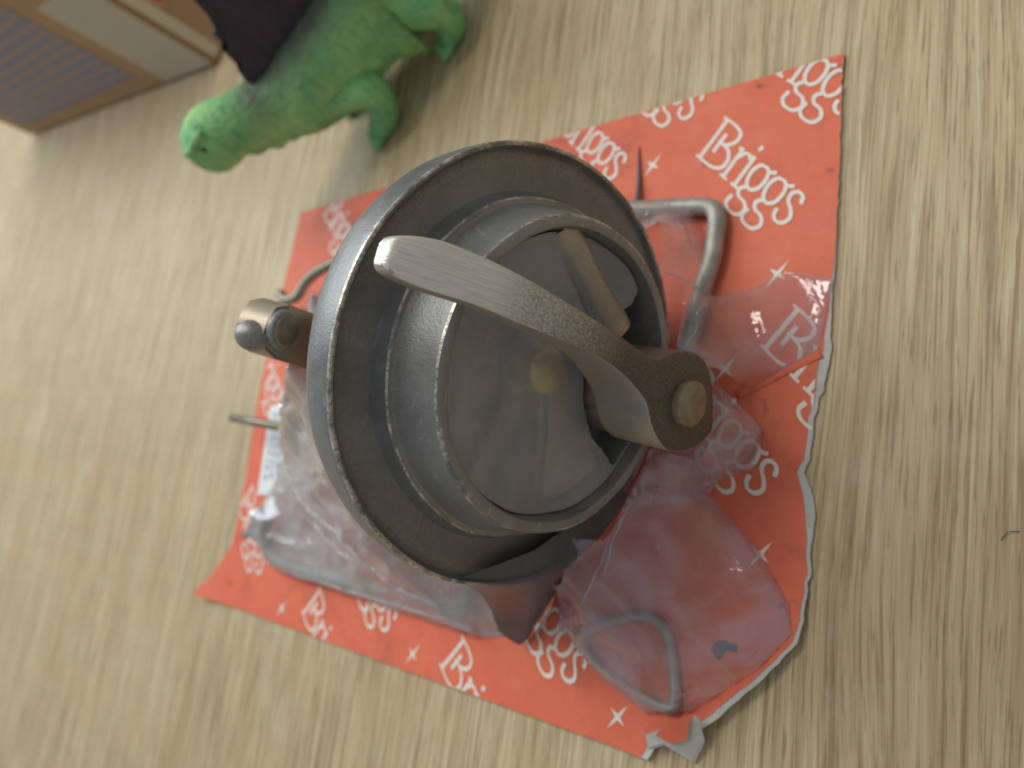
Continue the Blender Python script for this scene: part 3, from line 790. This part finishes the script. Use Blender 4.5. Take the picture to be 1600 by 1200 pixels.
# skirt of film from the lower rim to the card, its shade painted dark
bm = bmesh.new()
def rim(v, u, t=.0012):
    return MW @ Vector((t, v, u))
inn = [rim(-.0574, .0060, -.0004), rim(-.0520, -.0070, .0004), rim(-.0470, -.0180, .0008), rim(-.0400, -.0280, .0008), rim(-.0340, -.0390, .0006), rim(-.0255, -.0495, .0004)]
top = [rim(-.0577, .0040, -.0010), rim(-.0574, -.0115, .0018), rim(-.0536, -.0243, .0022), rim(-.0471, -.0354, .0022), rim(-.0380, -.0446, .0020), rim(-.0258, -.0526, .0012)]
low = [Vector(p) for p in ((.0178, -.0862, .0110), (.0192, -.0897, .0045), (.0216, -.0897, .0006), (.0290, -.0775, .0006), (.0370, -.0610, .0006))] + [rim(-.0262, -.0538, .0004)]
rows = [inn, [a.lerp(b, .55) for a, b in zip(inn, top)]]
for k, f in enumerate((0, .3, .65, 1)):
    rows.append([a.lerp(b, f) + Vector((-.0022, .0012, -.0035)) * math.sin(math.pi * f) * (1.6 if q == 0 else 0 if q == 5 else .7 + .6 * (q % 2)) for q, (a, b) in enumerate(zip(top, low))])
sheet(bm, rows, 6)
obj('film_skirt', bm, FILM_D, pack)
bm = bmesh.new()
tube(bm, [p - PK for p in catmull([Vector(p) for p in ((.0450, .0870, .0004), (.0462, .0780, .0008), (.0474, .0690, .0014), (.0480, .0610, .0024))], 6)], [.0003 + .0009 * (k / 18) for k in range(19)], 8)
obj('crease_shadow_strip', bm, FILM_D, pack)  # dark strip of film, paints the shadow line along a crease

# ------------------------------------------------------------------ toy reptile with a sail
FL = Vector((-.1127, .1296, TZ)); DX = Vector((-.77, -.64, 0)).normalized(); DY = Vector((.64, -.77, 0)).normalized()
toy = empty('toy_reptile'); toy.matrix_world = Matrix.Translation(FL) @ Matrix((DX, DY, Vector((0, 0, 1)))).transposed().to_4x4()
tag(toy, 'green plastic toy reptile with a dark jagged sail standing on the table', 'toy animal')
def skin(name, joints, edges, mat, parent, sub=2, root=0):
    me = bpy.data.meshes.new(name)
    me.from_pydata([j[0] for j in joints], edges, []); me.update()
    o = bpy.data.objects.new(name, me); COL.objects.link(o); o.parent = parent
    md = o.modifiers.new('skin', 'SKIN'); md.use_smooth_shade = True
    for i, j in enumerate(joints):
        r = j[1]; me.skin_vertices[0].data[i].radius = r if hasattr(r, '__len__') else (r, r)
        me.skin_vertices[0].data[i].use_root = (i == root)
    s = o.modifiers.new('sub', 'SUBSURF'); s.levels = sub; s.render_levels = sub
    me.materials.append(mat); return o
J = [((-.052, -.021, .037), .0225), ((-.028, -.020, .038), .0250), ((-.004, -.019, .039), .0225), ((.014, -.017, .044), .0185), ((.025, -.0155, .0515), .0165), ((.033, -.0140, .058), .0140), ((.042, -.0130, .0630), .0172), ((.051, -.0145, .0625), .0165), ((.0600, -.0180, .0600), .0125),
     ((-.078, -.022, .031), .0150), ((-.110, -.028, .020), .0085), ((-.140, -.040, .009), .0040), ((-.155, -.052, .004), .0018),
     ((-.006, -.007, .031), .0125), ((-.024, .005, .0235), .0105), ((-.018, .005, .0120), .0084), ((-.010, 0, .0058), .0074), ((-.002, .001, .0042), .0050),
     ((-.056, -.012, .032), .0145), ((-.070, .002, .0225), .0112), ((-.070, .000, .0120), .0088), ((-.066, -.002, .0058), .0074), ((-.058, -.002, .0042), .0050),
     ((-.004, -.032, .031), .0125), ((-.014, -.042, .022), .0098), ((-.004, -.042, .0115), .0078), ((.004, -.040, .0055), .0068), ((.012, -.041, .0042), .0050),
     ((-.054, -.032, .032), .0145), ((-.060, -.042, .020), .0105), ((-.054, -.042, .011), .0080), ((-.048, -.040, .0056), .0068), ((-.040, -.041, .0042), .0050)]
EDG = [(0, 1), (1, 2), (2, 3), (3, 4), (4, 5), (5, 6), (6, 7), (7, 8), (0, 9), (9, 10), (10, 11), (11, 12)]
for a, b in ((2, 13), (0, 18), (2, 23), (0, 28)): EDG += [(a, b)] + [(b + k, b + k + 1) for k in range(4)]
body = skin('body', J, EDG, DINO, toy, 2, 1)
# sail: thin plate with ragged crest, standing on the spine
bm = bmesh.new(); top = []; ns = 46
for i in range(ns + 1):
    t = i / ns; x = lerp(.018, -.085, t)
    zb = interp(x, [-.085, -.05, -.02, .0, .018], [.040, .056, .060, .060, .060])
    hh = .074 * (math.sin(math.pi * min(1, (t * .94 + .03))) ** .62) + .0025 * math.sin(i * 1.9) + .002 * noise.noise(Vector((i * .7, 0, 0)))
    top.append((x, zb, hh))
g = []
for side in (1, -1):
    rows = []
    for (x, zb, hh) in top:
        col = []
        for k in range(15):
            f = k / 14; th_ = .0030 * (1 - f) + .0007
            rip = .0006 * math.sin(x * 900)
            jg = .0035 * ((f * 3.5) % 1) * (1 if x > .012 else 0)
            col.append(bm.verts.new((x - .014 * f + jg, -.0175 + side * th_ + rip * (1 - f * .5), zb - .006 + (hh + .006) * f)))
        rows.append(col)
    g.append(rows)
for s_, rows in enumerate(g):
    for a, b in zip(rows, rows[1:]):
        for k in range(14): bm.faces.new((a[k], b[k], b[k + 1], a[k + 1]))
for a, b in zip(range(ns), range(1, ns + 1)):
    bm.faces.new((g[0][a][14], g[0][b][14], g[1][b][14], g[1][a][14]))
for e in (0, ns):
    for k in range(14): bm.faces.new((g[0][e][k], g[0][e][k + 1], g[1][e][k + 1], g[1][e][k]))
bmesh.ops.recalc_face_normals(bm, faces=bm.faces[:])
obj('sail', bm, SAIL, toy)
def ball(name, c, r, mat, parent, sc=(1, 1, 1)):
    bm = bmesh.new(); bmesh.ops.create_uvsphere(bm, u_segments=16, v_segments=10, radius=r)
    for v in bm.verts: v.co = Vector((v.co.x * sc[0], v.co.y * sc[1], v.co.z * sc[2])) + Vector(c)
    return obj(name, bm, mat, parent)
bpy.context.view_layer.update()
_ev = body.evaluated_get(bpy.context.evaluated_depsgraph_get()); _me = _ev.to_mesh()
b_body = BVHTree.FromPolygons([v.co.copy() for v in _me.vertices], [list(p.vertices) for p in _me.polygons]); _ev.to_mesh_clear()
def on_skin(p, lift=0.0):
    q = b_body.find_nearest(Vector(p)); return q[0] + q[1] * lift
eye = ball('eye', on_skin((.0490, .0060, .0740), -.0006), .0014, EYE, toy)
ball('nostril', on_skin((.0700, -.0120, .0650)), .0010, EYE, toy)
bm = bmesh.new(); tube(bm, catmull([on_skin(p, .0003) for p in ((.0400, .0020, .0800), (.0470, .0040, .0790), (.0540, .0020, .0770), (.0620, -.0050, .0740))], 5), [.0012] + [.0022] * 13 + [.0014, .0008], 10); obj('brow', bm, DINO, toy)
for k, (fx, fy) in enumerate(((-.010, 0), (-.066, -.002))):
    for d in (-1, 0, 1):
        bm = bmesh.new(); tube(bm, [Vector((fx + .004, fy + d * .0030, .0042)), Vector((fx + .0100, fy + d * .0045, .0034)), Vector((fx + .0128, fy + d * .0050, .0022))], [.0030, .0026, .0014], 10); obj('toe', bm, DINO, toy)
# scalloped frill under the throat
bm = bmesh.new(); rows = []
for i in range(33):
    t = i / 32; x = lerp(.010, .052, t); z = interp(x, [.010, .03, .045, .052], [.029, .0375, .050, .055])
    d = .0050 + .0022 * abs(math.sin(t * math.pi * 5))
    nrm = Vector((.55, 0, -.83))
    rows.append([bm.verts.new(Vector((x, -.0150 + y, z)) + nrm * q) for y, q in ((.005, -.004), (.0022, d * .6), (0, d), (-.0022, d * .6), (-.005, -.004))])
for a, b in zip(rows, rows[1:]):
    for k in range(4): bm.faces.new((a[k], a[k + 1], b[k + 1], b[k]))
bmesh.ops.recalc_face_normals(bm, faces=bm.faces[:])
obj('throat_frill', bm, DINO, toy)

# ------------------------------------------------------------------ cardboard box behind
BC = Vector((-.327, .2477, TZ)); BX = (Vector((-.7896, .3108, TZ)) - BC).normalized(); BY = Vector((-BX.y, BX.x, 0)) * -1
if BY.y < 0: BY = -BY
bx = empty('cardboard_box'); bx.matrix_world = Matrix.Translation(BC) @ Matrix((BX, BY, Vector((0, 0, 1)))).transposed().to_4x4()
if bx.matrix_world.determinant() < 0: pass
tag(bx, 'brown cardboard box with pale tape and rows of blue print', 'box')
LX = .467
bm = bmesh.new(); box(bm, (0, 0, 0), (LX, .22, .26)); bmesh.ops.recalc_face_normals(bm, faces=bm.faces[:])
bmesh.ops.bevel(bm, geom=bm.edges[:], offset=.003, segments=2, affect='EDGES')
obj('carton', bm, BOARD, bx, smooth=False)
def plate(name, lo, hi, mat):
    bm = bmesh.new(); box(bm, lo, hi); bmesh.ops.recalc_face_normals(bm, faces=bm.faces[:]); return obj(name, bm, mat, bx, smooth=False)
plate('paper_tape', (.0032, -.0006, .0035), (.082, .0010, .098), TAPE)
plate('tape_end', (-.0006, .0034, .0035), (.0010, .0125, .098), TAPE_LIT)
plate('print_panel', (.110, -.0005, .018), (.430, .0010, .125), ROWS)
lab = plate('side_label', (-.0006, .0150, .047), (.0010, .060, .110), LABEL)
plate('red_mark', (-.0009, .0155, .0475), (.0008, .026, .075), RED)

# ------------------------------------------------------------------ bits of dark fibre on the table
for pts, lab_ in (([(.1535, -.0390, 0), (.1548, -.0371, .0004), (.1570, -.0366, 0)], 'short dark fibre lying on the bare wood beyond the torn card edge'),):
    path = catmull([Vector(p) + Vector((0, 0, TZ + .0003)) for p in pts], 5); c = path[0].copy(); c.z = TZ
    bm = bmesh.new(); tube(bm, [p - c for p in path], .00010, 6)
    o = obj('fibre', bm, FIBRE); o.location = c; tag(o, lab_, 'fibre')
